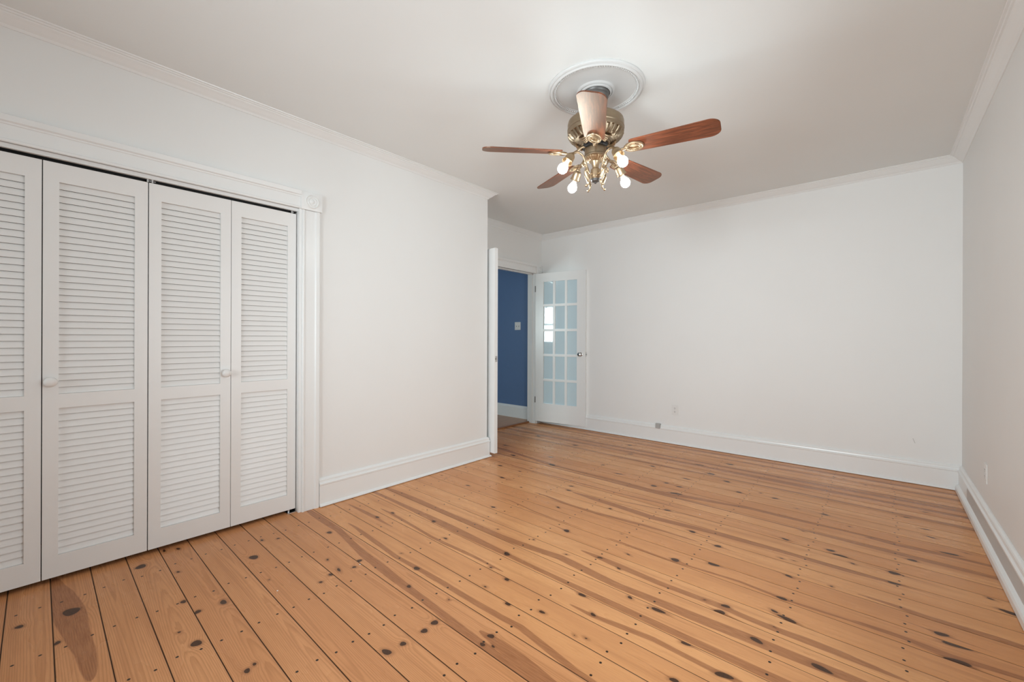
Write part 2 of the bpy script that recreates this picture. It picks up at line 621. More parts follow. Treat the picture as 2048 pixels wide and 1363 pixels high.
def pine():
    m = mat('knotty_pine_boards', (0.5, 0.25, 0.12), 0.3, spec=0.15, coat=0.09, coat_rough=0.06)
    t = NT(m)
    tint = t.attr('tint')
    fine = t.noise(30, 4, t.coord((0.35, 9, 1)), 0.6)
    blot = t.noise(3.2, 3, t.coord((0.6, 2.5, 1)))
    ring = t.math('FRACT', t.attr('ring'))
    late = t.math('MULTIPLY', t.ramp01(ring, 0.30, 0.86), t.ramp01(ring, 1.0, 0.93))
    amp = t.math('ADD', 0.20, t.math('MULTIPLY', t.attr('flat'), 0.18))
    c = t.mix(tint, (0.680, 0.308, 0.126), (0.810, 0.412, 0.180))
    c = t.mix(t.math('MULTIPLY', t.attr('flat'), 0.45), c, (0.600, 0.262, 0.122))
    c = t.mix(t.ramp01(blot, 0.38, 0.70, 0, 0.55), c, (0.620, 0.282, 0.120))
    band = t.noise(7, 3, t.coord((0.10, 3.2, 1)), 0.65)
    c = t.mix(t.ramp01(band, 0.48, 0.70, 0, 0.44), c, (0.48, 0.205, 0.086))
    c = t.mix(t.ramp01(fine, 0.42, 0.75, 0, 0.35), c, (0.47, 0.19, 0.074))
    c = t.mix(t.math('MULTIPLY', late, amp), c, (0.40, 0.160, 0.060))
    heart = t.ramp01(t.attr('heart'), 0.0030, -0.0026, 0.0, 0.76)
    hc = t.mix(t.ramp01(fine, 0.35, 0.65), (0.400, 0.165, 0.070), (0.265, 0.096, 0.040))
    c = t.mix(heart, c, hc)
    knot = t.attr('knot')
    c = t.mix(t.ramp01(knot, 0.013, 0.0, 0, 0.45), c, (0.25, 0.095, 0.04))
    kc = t.mix(t.noise(160, 3, t.coord()), (0.115, 0.052, 0.027), (0.038, 0.019, 0.011))
    c = t.mix(t.ramp01(knot, 0.0012, -0.0012), c, kc)
    v, w = t.attr('v'), t.attr('w')

    def nail(dx, dv):
        d = t.math('SQRT', t.math('ADD', t.math('MULTIPLY', dx, dx), t.math('MULTIPLY', dv, dv)))
        return t.ramp01(d, 0.0063, 0.0042)
    n1 = nail(t.attr('dxa'), t.math('SUBTRACT', v, 0.030))
    n2 = nail(t.attr('dxb'), t.math('SUBTRACT', v, t.math('SUBTRACT', w, 0.034)))
    nm = t.math('MAXIMUM', n1, n2)
    c = t.mix(nm, c, (0.030, 0.020, 0.014))
    c = t.mix(t.ramp01(t.attr('edge'), 0.0022, 0.0006, 0, 0.65), c, (0.06, 0.028, 0.014))
    t.put(t.p.inputs['Base Color'], c)
    t.put(t.p.inputs['Roughness'], t.ramp01(blot, 0.3, 0.7, 0.24, 0.36))
    t.bump(t.math('ADD', t.math('MULTIPLY', late, 0.15), t.noise(5, 2, t.coord((0.5, 3, 1)))), 0.10, 0.004)
    return m


floor = build_floor()

# ------------------------------------------------------------------ room shell


def struct(name, bm, m, label, cat, parent=None):
    o = link_mesh(name, bm, m, parent)
    if parent is None:
        tag(o, label, cat, 'structure')
    return o


T = 0.12
CL0, CL1, CLZ = -0.345, 1.250, 2.105           # closet opening
struct('ceiling', B((-0.83, XR + T, YB - T, YF + T, ZC, ZC + 0.1)), M['ceiling'], 'smooth white painted ceiling above the fan', 'ceiling')
struct('wall_left', B((-0.10, 0, YB - T, CL0, -0.02, ZC), (-0.10, 0, CL1, YC, -0.02, ZC), (-0.10, 0, CL0, CL1, CLZ, ZC)),
       M['wall'], 'white wall that holds the louvered closet doors', 'wall')
struct('wall_return', B((XD, -0.10, YC - 0.10, YC, -0.02, ZC)), M['wall'], 'short white wall turning into the doorway alcove', 'wall')
DY0, DY1, DZ = 3.252, 4.772, 2.125             # doorway opening
struct('wall_doorway', B((XD - 0.12, XD, YC - 0.1, DY0, -0.02, ZC), (XD - 0.12, XD, DY1, YF + T, -0.02, ZC), (XD - 0.12, XD, DY0, DY1, DZ, ZC)),
       M['wall'], 'white alcove wall around the double doorway to the hall', 'wall')
wf = struct('wall_far', B((XD, XR + T, YF, YF + T, -0.02, ZC)), M['wall'], 'long blank white wall facing the camera', 'wall')
RW, RZ0, RZ1 = (1.18, 2.26), 0.62, 1.92            # side window
BW1, BW2, WZ0, WZ1 = (0.42, 1.38), (1.62, 2.58), 0.75, 2.25   # unseen windows added behind the camera
struct('wall_right', B((XR, XR + T, YB - T, RW[0], -0.02, ZC), (XR, XR + T, RW[1], YF, -0.02, ZC), (XR, XR + T, RW[0], RW[1], -0.02, RZ0), (XR, XR + T, RW[0], RW[1], RZ1, ZC)),
       M['wall'], 'white side wall with a low outlet near the corner', 'wall')
struct('wall_back', B((-0.1, BW1[0], YB - T, YB, -0.02, ZC), (BW1[1], BW2[0], YB - T, YB, -0.02, ZC), (BW2[1], XR, YB - T, YB, -0.02, ZC),
                      (BW1[0], BW1[1], YB - T, YB, -0.02, WZ0), (BW1[0], BW1[1], YB - T, YB, WZ1, ZC),
                      (BW2[0], BW2[1], YB - T, YB, -0.02, WZ0), (BW2[0], BW2[1], YB - T, YB, WZ1, ZC)),
       M['wall'], 'white wall behind the camera', 'wall')
# faint scuff on the far wall
bm = bmesh.new()
box(bm, -0.0025, 0.0025, -0.0006, 0.0006, -0.020, 0.020, mtx=Matrix.Translation((3.235, YF - 0.0006, 0.354)) @ Matrix.Rotation(-0.35, 4, 'Y'))
sc_ = link_mesh('scuff_mark', bm, M['scuff'], wf)
sc_['label'] = 'small grey scuff'


def window(i, c, w, z0, z1, rz, label):
    """sash window in an opening; local +y points into the room"""
    e = empty('window_%d' % i, (c[0], c[1], z0), rz)
    tag(e, label, 'window', 'structure')
    w, h = w / 2, z1 - z0
    link_mesh('window_frame', B((-w, -w + .045, -.08, -.03, 0, h), (w - .045, w, -.08, -.03, 0, h), (-w + .045, w - .045, -.08, -.03, 0, .05),
                                (-w + .045, w - .045, -.08, -.03, h - .05, h), (-w + .045, w - .045, -.08, -.03, h / 2 - .025, h / 2 + .025), (-.012, .012, -.075, -.035, .05, h - .05)), M['trim'], e)
    link_mesh('window_pane', B((-w + .045, w - .045, -.058, -.054, .05, h - .05)), M['glass'], e)
    link_mesh('window_casing', B((-w - .1, -w, 0, .02, -.02, h + .1), (w, w + .1, 0, .02, -.02, h + .1), (-w, w, 0, .02, h, h + .1)), M['trim'], e)
    link_mesh('window_sill', B((-w - .12, w + .12, -.03, .06, -.05, -.02)), M['trim'], e)
    return e


window(1, (XR, sum(RW) / 2), RW[1] - RW[0], RZ0, RZ1, PI / 2, 'white sash window in the side wall beside the camera')
window(2, (sum(BW1) / 2, YB), BW1[1] - BW1[0], WZ0, WZ1, 0, 'added unseen white sash window behind the camera nearer the closet')
window(4, (sum(BW2) / 2, YB), BW2[1] - BW2[0], WZ0, WZ1, 0, 'added unseen white sash window behind the camera nearer the side wall')

# closet interior behind the louvers, its shade put into the near-black colour
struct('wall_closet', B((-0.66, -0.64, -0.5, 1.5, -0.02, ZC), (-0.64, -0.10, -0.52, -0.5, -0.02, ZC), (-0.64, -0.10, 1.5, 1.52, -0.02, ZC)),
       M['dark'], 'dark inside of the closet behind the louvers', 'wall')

# hall beyond the doorway
HZ = 2.62
YH = 4.875
XW = XD - 0.12
struct('wall_hall', B((XH, XW, YH, YH + T, -0.02, HZ)), M['blue'], 'navy blue hall wall seen through the open doorway', 'wall')
struct('wall_hall_side', B((XH - T, XH, 0.2, YH + T, -0.02, HZ)), M['blue'], 'blue far side of the hall', 'wall')
struct('wall_hall_inner', B((XW - 0.015, XW, 0.3, YC - 0.1, -0.02, HZ), (XW - 0.015, XW, YC - 0.1, DY0, -0.02, HZ), (XW - 0.015, XW, DY1 + 0.0, YH, -0.02, HZ), (XW - 0.015, XW, DY0, DY1, DZ, HZ)),
       M['blue'], 'blue hall side of the doorway wall', 'wall')
HW = (-2.44, -1.92)
HZ0, HZ1 = 1.08, 2.04
struct('wall_hall_end', B((XH, HW[0], 0.18, 0.3, -0.02, HZ), (HW[1], XW, 0.18, 0.3, -0.02, HZ), (HW[0], HW[1], 0.18, 0.3, -0.02, HZ0), (HW[0], HW[1], 0.18, 0.3, HZ1, HZ)),
       M['wall'], 'white end of the hall with a window', 'wall')
window(3, (sum(HW) / 2, 0.3), HW[1] - HW[0], HZ0, HZ1, 0, 'white sash window at the end of the hall')
struct('ceiling_hall', B((XH - T, XW, 0.18, YH + T, HZ, HZ + 0.08)), M['ceiling'], 'white hall ceiling', 'ceiling')


def hall_wood():
    m = mat('hall_oak_boards', (0.42, 0.22, 0.12), 0.35)
    t = NT(m)
    g = t.noise(14, 4, t.coord((8, 0.4, 1)))
    t.put(t.p.inputs['Base Color'], t.mix(t.ramp01(g, 0.35, 0.7), (0.60, 0.33, 0.19), (0.44, 0.225, 0.125)))
    return m


M['hall_wood'] = hall_wood()
M['threshold'] = mat('threshold_oak', (0.30, 0.13, 0.055), 0.3)
struct('floor_hall', B((XH - T, -0.80, 0.18, YH + T, -0.02, 0.018)), M['hall_wood'], 'pale oak hall floor one step above the pine boards', 'floor')
bm = B((-0.83, -0.785, DY0, DY1, 0.0, 0.0205))
bevel(bm, 0.003)
struct('trim_10', bm, M['threshold'], 'dark oak threshold strip across the doorway', 'threshold')
BH = [(0.0, 0), (0.02, 0), (0.02, 0.155), (0.012, 0.17), (0.008, 0.185), (0.0, 0.185)]
struct('baseboard_hall', molding([(XH, YH), (XW, YH)], [(0, -1)], BH, 0.018)[0], M['trim'], 'white baseboard below the navy hall wall', 'baseboard')

# ------------------------------------------------------------------ crown molding and baseboards
CROWN = [(0.0, -0.060), (0.006, -0.060), (0.010, -0.054), (0.013, -0.049), (0.026, -0.040), (0.042, -0.026), (0.053, -0.018), (0.056, -0.013),
         (0.064, -0.012), (0.068, -0.006), (0.078, -0.005), (0.080, 0.0), (0.0, 0.0)]
path = [(0, YB), (0, YC), (XD, YC), (XD, YF), (XR, YF), (XR, YB)]
nrm = [(1, 0), (0, 1), (1, 0), (0, -1), (-1, 0)]
clab = ['crown molding along the closet wall', 'crown molding around the outer corner of the alcove', 'crown molding above the double doorway',
        'crown molding along the blank far wall', 'crown molding along the side wall with the outlet']
for i, b in enumerate(molding(path, nrm, CROWN, ZC)):
    struct('trim_%d' % (i + 1), b, M['trim'], 'white ' + clab[i], 'crown molding')

BASE = [(0.0, 0.004), (0.036, 0.004), (0.036, 0.008), (0.033, 0.014), (0.027, 0.019), (0.021, 0.021), (0.021, 0.150), (0.027, 0.154), (0.027, 0.163), (0.018, 0.170),
        (0.016, 0.180), (0.017, 0.186), (0.013, 0.194), (0.005, 0.200), (0.0, 0.200)]
b = molding([(0, 1.388), (0, YC), (XD + 0.02, YC)], [(1, 0), (0, 1)], BASE)
struct('baseboard_left', b[0], M['trim'], 'white baseboard between the closet casing and the alcove corner', 'baseboard')
struct('baseboard_return', b[1], M['trim'], 'white baseboard behind the folded back door leaf', 'baseboard')
BASER = [(0.0, 0.004), (0.042, 0.004), (0.042, 0.035), (0.036, 0.046), (0.024, 0.052), (0.021, 0.054)] + BASE[6:]
b = molding([(XD + 0.02, YF), (XR, YF), (XR, YB)], [(0, -1), (-1, 0)], BASE)
struct('baseboard_far', b[0], M['trim'], 'white baseboard along the blank far wall', 'baseboard')
b2 = molding([(XD + 0.02, YF), (XR, YF), (XR, YB)], [(0, -1), (-1, 0)], BASER)
b[1].free()
b2[0].free()
br = struct('baseboard_right', b2[1], M['trim'], 'white baseboard with a grey stripe along the side wall', 'baseboard')
# grey stripe with a rounded end on its face
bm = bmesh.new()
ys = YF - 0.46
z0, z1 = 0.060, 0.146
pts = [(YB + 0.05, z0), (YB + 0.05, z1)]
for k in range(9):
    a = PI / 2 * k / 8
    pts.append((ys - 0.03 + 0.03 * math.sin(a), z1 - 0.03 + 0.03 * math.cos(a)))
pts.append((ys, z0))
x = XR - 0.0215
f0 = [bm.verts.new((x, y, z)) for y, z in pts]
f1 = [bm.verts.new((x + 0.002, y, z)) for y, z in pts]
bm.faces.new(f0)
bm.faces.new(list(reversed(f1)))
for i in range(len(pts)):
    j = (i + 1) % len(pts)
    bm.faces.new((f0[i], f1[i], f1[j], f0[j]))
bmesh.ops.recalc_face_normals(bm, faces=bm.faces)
gs = link_mesh('grey_stripe', bm, M['grey_strip'], br)
gs['label'] = 'grey stripe'

# ------------------------------------------------------------------ casings with rosette blocks


def casing_profile(w):
    """cross section of the pilaster-like casing: (across, out)"""
    return [(0, 0), (0, 0.016), (0.004, 0.020), (0.012, 0.020), (0.016, 0.015), (0.020, 0.014), (w - 0.034, 0.014), (w - 0.030, 0.017), (w - 0.026, 0.022),
            (w - 0.004, 0.022), (w, 0.018), (w, 0)]


def upright(bm, x, y0, w, z0, z1, flip=False):
    pr = casing_profile(w)
    ring = [[], []]
    for k, z in enumerate((z0, z1)):
        for a, d in pr:
            ring[k].append(bm.verts.new((x + d, (y0 + w - a) if flip else (y0 + a), z)))
    n = len(pr)
    for i in range(n):
        j = (i + 1) % n
        bm.faces.new((ring[0][i], ring[0][j], ring[1][j], ring[1][i]))
    bm.faces.new(list(reversed(ring[0])))
    bm.faces.new(ring[1])


def header(bm, x, y0, y1, z0, z1):
    h = z1 - z0
    pr = [(0, 0), (0, 0.016), (0.003, 0.019), (0.012, 0.019), (0.016, 0.014), (h - 0.044, 0.014), (h - 0.040, 0.018), (h - 0.034, 0.019), (h - 0.028, 0.028),
          (h - 0.004, 0.032), (h, 0.030), (h, 0)]
    A = [bm.verts.new((x + d, y0, z0 + a)) for a, d in pr]
    C = [bm.verts.new((x + d, y1, z0 + a)) for a, d in pr]
    n = len(pr)
    for i in range(n):
        j = (i + 1) % n
        bm.faces.new((A[i], A[j], C[j], C[i]))
    bm.faces.new(A)
    bm.faces.new(list(reversed(C)))


def rosette(x, yc, zc, s):
    bm = bmesh.new()
    box(bm, x, x + 0.026, yc - s, yc + s, zc - s * 0.86, zc + s * 0.86)
    bevel(bm, 0.002)
    pr = [(0.047, 0.0), (0.047, 0.003), (0.043, 0.006), (0.039, 0.003), (0.036, -0.004), (0.031, 0.002), (0.027, 0.005), (0.022, 0.002), (0.019, -0.003),
          (0.014, 0.003), (0.009, 0.006), (0.0, 0.007)]
    tmp = lathe(pr, 40)
    mt = Matrix.Translation((x + 0.026, yc, zc)) @ Matrix.Rotation(PI / 2, 4, 'Y')
    for v in tmp.verts:
        v.co = mt @ v.co
    me = bpy.data.meshes.new('tmp')
    tmp.to_mesh(me)
    tmp.free()
    bm.from_mesh(me)
    bpy.data.meshes.remove(me)
    bmesh.ops.recalc_face_normals(bm, faces=bm.faces)
    return bm


def casing(i, x, y0, y1, ztop, w, depth, label, left=True):
    e = empty('trim_%d' % i, (0, 0, 0))
    tag(e, label, 'door casing', 'structure')
    zc0, zc1 = ztop - 0.008, ztop + 0.118
    ro = 0.071
    sides = [(y1 + 0.018, False)] + ([(y0 - 0.018 - w, True)] if left else [])
    for ys_, fl in sides:
        bm = bmesh.new()
        upright(bm, x, ys_, w, 0.0, zc0, fl)
        bmesh.ops.recalc_face_normals(bm, faces=bm.faces)
        link_mesh('side_casing', bm, M['trim'], e)
        link_mesh('rosette_block', rosette(x, ys_ + w / 2, (zc0 + zc1) / 2, ro), M['trim'], e, smooth=True, angle=25)
    bm = bmesh.new()
    ya = y0 - 0.018 - w / 2 + ro if left else y0 - 0.1
    header(bm, x, ya, y1 + 0.018 + w / 2 - ro, zc0 + 0.004, zc1)
    bmesh.ops.recalc_face_normals(bm, faces=bm.faces)
    link_mesh('head_casing', bm, M['trim'], e)
    # jamb lining
    link_mesh('jamb', B((x - depth, x + 0.006, y1 - 0.001, y1 + 0.018, 0, ztop), (x - depth, x + 0.006, y0 - 0.018, y0 + 0.001, 0, ztop),
                        (x - depth, x + 0.006, y0 - 0.018, y1 + 0.018, ztop - 0.004, ztop + 0.01)), M['trim'], e)
    return e


cc = casing(6, 0.0, CL0, CL1, CLZ - 0.012, 0.118, 0.10, 'white fluted closet casing with rosette corner blocks')
link_mesh('track_fascia', B((-0.030, -0.012, CL0 + 0.001, CL1 - 0.001, 2.071, 2.100)), M['trim'], cc)
dc = casing(7, XD, DY0, DY1, DZ, 0.118, 0.135, 'white doorway casing with rosette blocks in the alcove')
link_mesh('door_stop', B((XD - 0.075, XD - 0.045, DY0 + 0.001, DY1 - 0.001, DZ - 0.016, DZ - 0.004), (XD - 0.075, XD - 0.045, DY1 - 0.012, DY1 - 0.001, 0.02, DZ - 0.004),
                         (XD - 0.075, XD - 0.045, DY0 + 0.001, DY0 + 0.012, 0.02, DZ - 0.004)), M['trim'], dc)

# ------------------------------------------------------------------ bifold closet doors
PX0, PX1 = -0.060, -0.030
ZB, ZT = 0.025, 2.054


def louver_panel(parent, y0, y1, knob_y=None):
    st = 0.054
    zs = [(0.129, 0.851, 22), (0.920, 1.962, 32)]
    bm = bmesh.new()
    box(bm, PX0, PX1, y0, y0 + st, ZB, ZT)
    box(bm, PX0, PX1, y1 - st, y1, ZB, ZT)
    for za, zb in ((ZB, 0.129), (0.851, 0.920), (1.962, ZT)):
        box(bm, PX0, PX1, y0 + st, y1 - st, za, zb)
    p = link_mesh('door_panel', bm, M['door'], parent)
    bm = bmesh.new()
    for za, zb, n in zs:
        pitch = (zb - za) / n
        for k in range(n):
            zc = za + (k + 0.5) * pitch
            L = pitch * 0.945
            mt = Matrix.Translation((-0.0445, (y0 + y1) / 2, zc)) @ Matrix.Rotation(math.radians(-15), 4, 'Y')
            hw = (y1 - y0) / 2 - st + 0.004
            box(bm, -0.0021, 0.0021, -hw, hw, -L / 2 - 0.001, L / 2, mtx=mt)
    link_mesh('louvers', bm, M['door'], p)
    if knob_y is not None:
        k = lathe([(0, 0), (0.011, 0), (0.010, 0.010), (0.013, 0.014), (0.022, 0.018), (0.0245, 0.024), (0.022, 0.031), (0.013, 0.036), (0, 0.0375)], 32)
        mt = Matrix.Translation((PX1, knob_y, 0.982)) @ Matrix.Rotation(PI / 2, 4, 'Y')
        for v in k.verts:
            v.co = mt @ v.co
        link_mesh('knob', k, M['door'], p, smooth=True, angle=60)
    return p


d1 = empty('door_3', (0, 0, 0))
tag(d1, 'white louvered bifold closet door farther from the rosette casing', 'closet door', 'structure', 'louvered bifold closet doors')
louver_panel(d1, -0.331, 0.0632)
louver_panel(d1, 0.0668, 0.4563, 0.0925)
d2 = empty('door_4', (0, 0, 0))
tag(d2, 'white louvered bifold closet door beside the rosette casing', 'closet door', 'structure', 'louvered bifold closet doors')
louver_panel(d2, 0.4608, 0.8535, 0.827)
louver_panel(d2, 0.8565, 1.2435)

bm = B((-0.064, -0.060, CL0 + 0.002, CL1 - 0.002, 2.056, 2.098), (-0.064, -0.032, CL0 + 0.002, CL1 - 0.002, 2.094, 2.098), (-0.036, -0.032, CL0 + 0.002, CL1 - 0.002, 2.068, 2.098))
tr = link_mesh('closet_track', bm, M['black'])
tag(tr, 'black steel bifold track above the louvered closet doors', 'track', 'thing')
for y in (0.455, 0.475, 1.215):
    bm = bmesh.new()
    box(bm, -0.050, -0.030, y - 0.004, y + 0.004, 2.056, 2.072)
    box(bm, -0.052, -0.0305, y + 0.006, y + 0.014, 2.062, 2.066)
    link_mesh('pivot_pin', bm, M['steel'], tr)
bm = B((-0.075, -0.025, 1.19, 1.246, 0.0, 0.004), (-0.075, -0.025, 1.242, 1.246, 0.004, 0.022), (-0.055, -0.045, 1.20, 1.21, 0.004, 0.025))
pb = link_mesh('floor_bracket', bm, M['steel'])
tag(pb, 'small steel pivot bracket on the floor under the closet door', 'bracket', 'thing')

# ------------------------------------------------------------------ french doors
LW, LT = 0.757, 0.040


def french_door(name, hinge, ang, side, label, knob):
    """leaf runs along local +x from the hinge; local y = thickness (0..side*LT)"""
    e = empty(name, (hinge[0], hinge[1], 0.042), ang)
    tag(e, label, 'door', 'structure')
    H = 2.073
    y0, y1 = sorted((0.0, side * LT))
    st0, st1, zl0, zl1 = 0.125, 0.634, 0.255, 1.953
    bm = B((0, st0, y0, y1, 0, H), (st1, LW, y0, y1, 0, H), (st0, st1, y0, y1, 0, zl0), (st0, st1, y0, y1, zl1, H))
    link_mesh('door_frame', bm, M['trim'], e)
    mt = 0.034
    cw = (st1 - st0 - 2 * mt) / 3
    ch = (zl1 - zl0 - 4 * mt) / 5
    bm = bmesh.new()
    for i in (1, 2):
        x = st0 + i * cw + (i - 1) * mt
        box(bm, x, x + mt, y0 + 0.006, y1 - 0.006, zl0, zl1)
        box(bm, x + 0.008, x + mt - 0.008, y0 + 0.002, y1 - 0.002, zl0, zl1)
    for j in range(1, 5):
        z = zl0 + j * ch + (j - 1) * mt
        box(bm, st0, st1, y0 + 0.007, y1 - 0.007, z, z + mt)
        box(bm, st0, st1, y0 + 0.003, y1 - 0.003, z + 0.008, z + mt - 0.008)
    link_mesh('muntins', bm, M['trim'], e)
    ym = (y0 + y1) / 2
    for i in range(3):
        for j in range(5):
            x = st0 + i * (cw + mt)
            z = zl0 + j * (ch + mt)
            link_mesh('glass_pane', B((x - 0.004, x + cw + 0.004, ym - 0.002, ym + 0.002, z - 0.004, z + ch + 0.004)), M['pane'], e)
    zk = 0.952
    for s in knob:
        yk = y1 if s > 0 else y0
        k = lathe([(0, 0), (0.027, 0), (0.027, 0.003), (0.022, 0.006), (0.010, 0.008), (0.0085, 0.026), (0.016, 0.032), (0.026, 0.040), (0.028, 0.048), (0.022, 0.056), (0.010, 0.060), (0, 0.061)], 12)
        m4 = Matrix.Translation((0.689, yk, zk)) @ Matrix.Rotation(-s * PI / 2, 4, 'X')
        for v in k.verts:
            v.co = m4 @ v.co
        o = link_mesh('door_knob', k, M['chrome'], e, smooth=True, angle=20)
        o['label'] = 'chrome faceted knob'
    link_mesh('latch_plate', B((LW - 0.001, LW + 0.0015, ym - 0.0125, ym + 0.0125, zk - 0.03, zk + 0.03), (LW + 0.0015, LW + 0.010, ym - 0.006, ym + 0.006, zk - 0.009, zk + 0.009)),
              M['chrome'], e)
    for z in (0.30, 1.86):
        h = tube([(-0.003, y0 if side > 0 else y1, z - 0.042), (-0.003, y0 if side > 0 else y1, z + 0.042)], 0.0065, 10)
        o = link_mesh('hinge', h, M['pewter'], e, smooth=True)
        o['label'] = 'dark steel hinge'
    return e


a1 = math.atan2(0.105, 0.73)
french_door('door_1', (-0.672, 4.768), a1, 1, 'white fifteen pane glass door folded back against the blank far wall', (-1,))
a2 = math.atan2(-0.088, 0.725)
french_door('door_2', (-0.668, 3.216), a2, 1, 'white door leaf seen edge-on at the closet wall corner', ())

# ------------------------------------------------------------------ electrical fittings


def plate(bm, w, h, t=0.005):
    box(bm, -w / 2, w / 2, -t, 0, -h / 2, h / 2)
    bevel(bm, 0.002)


def outlet(loc, rz, label):
    e = empty('wall_outlet', loc, rz)
    tag(e, label, 'outlet', 'thing', 'duplex wall outlets')
    bm = bmesh.new()
    plate(bm, 0.074, 0.118)
    link_mesh('cover_plate', bm, M['plastic'], e)
    for z in (-0.0195, 0.0195):
        bm = bmesh.new()
        box(bm, -0.017, 0.017, -0.0065, -0.004, z - 0.0145, z + 0.0145)
        bevel(bm, 0.0012)
        r = link_mesh('receptacle', bm, M['plastic'], e)
        link_mesh('socket_slots', B((-0.0075, -0.0045, -0.0069, -0.006, z - 0.002, z + 0.008), (0.0045, 0.0075, -0.0069, -0.006, z - 0.001, z + 0.007),
                                    (-0.0025, 0.0025, -0.0069, -0.006, z - 0.011, z - 0.006)), M['slot'], r)
    return e


outlet((1.24, YF, 0.388), 0, 'white duplex outlet low on the blank far wall')
outlet((XR, 3.876, 0.385), -PI / 2, 'white duplex outlet low on the side wall near the corner')

e = empty('junction_box', (1.05, YF - 0.0, 0.184))
tag(e, 'small square grey junction box at the baseboard top', 'junction box', 'thing')
bm = bmesh.new()
box(bm, -0.029, 0.029, -0.034, 0.0, -0.03, 0.03)
bevel(bm, 0.008)
link_mesh('box_body', bm, M['grey_box'], e)
bm = bmesh.new()
box(bm, -0.025, 0.025, -0.037, -0.033, -0.026, 0.026)
bevel(bm, 0.002)
link_mesh('box_lid', bm, M['grey_box'], e)

e = empty('light_switch', (-1.089, YH, 1.389))
tag(e, 'white double light switch on the navy hall wall', 'light switch', 'thing')
bm = bmesh.new()
plate(bm, 0.112, 0.118)
link_mesh('cover_plate', bm, M['plastic'], e)
for x in (-0.023, 0.023):
    link_mesh('switch_toggle', B((x - 0.005, x + 0.005, -0.016, -0.004, -0.002, 0.010), (x - 0.007, x + 0.007, -0.0056, -0.004, -0.013, 0.013)), M['plastic'], e)
    link_mesh('toggle_slot', B((x - 0.006, x + 0.006, -0.0062, -0.0054, -0.011, -0.003)), M['slot'], e)

# ------------------------------------------------------------------ ceiling medallion
FX, FY = 1.747, 2.222
e = empty('ceiling_medallion', (FX, FY, ZC))
tag(e, 'round white plaster medallion on the ceiling around the fan canopy', 'ceiling medallion', 'thing')
pr = [(0.279, 0.0), (0.281, -0.006), (0.279, -0.012), (0.272, -0.016), (0.268, -0.013), (0.264, -0.019), (0.258, -0.023), (0.252, -0.021), (0.250, -0.015), (0.240, -0.012),
      (0.232, -0.012), (0.228, -0.008), (0.120, -0.009), (0.110, -0.012), (0.104, -0.020), (0.098, -0.022), (0.094, -0.018), (0.090, -0.026), (0.083, -0.028), (0.080, -0.020), (0.0, -0.020)]
link_mesh('medallion_disc', lathe(pr, 96), M['plaster'], e, smooth=True, angle=35)
bm = bmesh.new()
nb = 110
for k in range(nb):
    a = 2 * PI * k / nb
    ball(bm, (0.2405 * math.cos(a), 0.2405 * math.sin(a), -0.0135), 0.0058, 8, 6)
link_mesh('bead_molding', bm, M['plaster'], e, smooth=True)

# ------------------------------------------------------------------ ceiling fan
fan = empty('ceiling_fan', (FX, FY, ZC))
tag(fan, 'five blade ceiling fan in antique brass with four lit bulbs', 'ceiling fan', 'thing')


def Zf(z):
    return z - ZC


def prof(p):
    return [(r, Zf(z)) for r, z in p]


link_mesh('canopy', lathe(prof([(0, 2.652), (0.077, 2.652), (0.079, 2.645), (0.077, 2.638), (0.073, 2.634), (0.074, 2.622), (0.070, 2.612), (0.060, 2.604), (0.030, 2.598), (0.0, 2.597)]), 48),
          M['pewter'], fan, smooth=True, angle=30)
link_mesh('downrod', lathe(prof([(0.0, 2.606), (0.013, 2.606), (0.013, 2.51), (0.034, 2.506), (0.036, 2.49), (0.0, 2.49)]), 24), M['dark_brass'], fan, smooth=True, angle=30)


def vents(r, z, i, n):
    zz = z + ZC
    if 2.368 < zz < 2.404:
        return r * (1.0 + (0.035 if (i // 3) % 2 else -0.055))
    return r


mh = link_mesh('motor_housing', lathe(prof([(0.0, 2.503), (0.06, 2.503), (0.11, 2.499), (0.148, 2.490), (0.160, 2.480), (0.1635, 2.468), (0.1635, 2.440), (0.1655, 2.437), (0.1655, 2.430),
                                            (0.1635, 2.427), (0.1635, 2.412), (0.161, 2.405), (0.158, 2.403), (0.148, 2.386), (0.135, 2.374), (0.126, 2.367), (0.118, 2.366), (0.105, 2.362), (0.100, 2.360),
                                            (0.092, 2.352), (0.087, 2.352), (0.082, 2.344), (0.074, 2.342), (0.0, 2.342)]), 180, vents), M['dark_brass'], fan, smooth=True, angle=30)
# raised swags between the blade irons
for k in range(5):
    bm = bmesh.new()
    a0 = math.radians(226.3 + 36 + 72 * k)
    for q, (r, s) in enumerate(((0.113, 1.0), (0.103, 0.8), (0.095, 0.62), (0.088, 0.46))):
        z = 2.362 - 0.006 * q
        tube([(r * math.cos(a0 + t * 0.30 * s), r * math.sin(a0 + t * 0.30 * s), Zf(z - 0.010 * (1 - t * t))) for t in np.linspace(-1, 1, 11)], 0.0055, 8, bm)
    link_mesh('cooling_rib', bm, M['brass'], mh, smooth=True)


def ribbed(r, z, i, n):
    return r * (1.0 + (0.012 if i % 4 < 2 else -0.012))


link_mesh('flywheel', lathe(prof([(0, 2.344), (0.072, 2.344), (0.075, 2.340), (0.075, 2.326), (0.070, 2.323), (0, 2.323)]), 120, ribbed), M['ring_black'], fan, smooth=True, angle=20)
link_mesh('switch_housing', lathe(prof([(0, 2.326), (0.062, 2.326), (0.064, 2.322), (0.064, 2.282), (0.067, 2.278), (0.067, 2.270), (0.062, 2.266), (0.0, 2.266)]), 60), M['dark_brass'], fan, smooth=True, angle=30)


def slots(r, z, i, n):
    zz = z + ZC
    return r * (1.0 + (0.05 if i % 4 < 2 else -0.05)) if 2.247 < zz < 2.262 else r


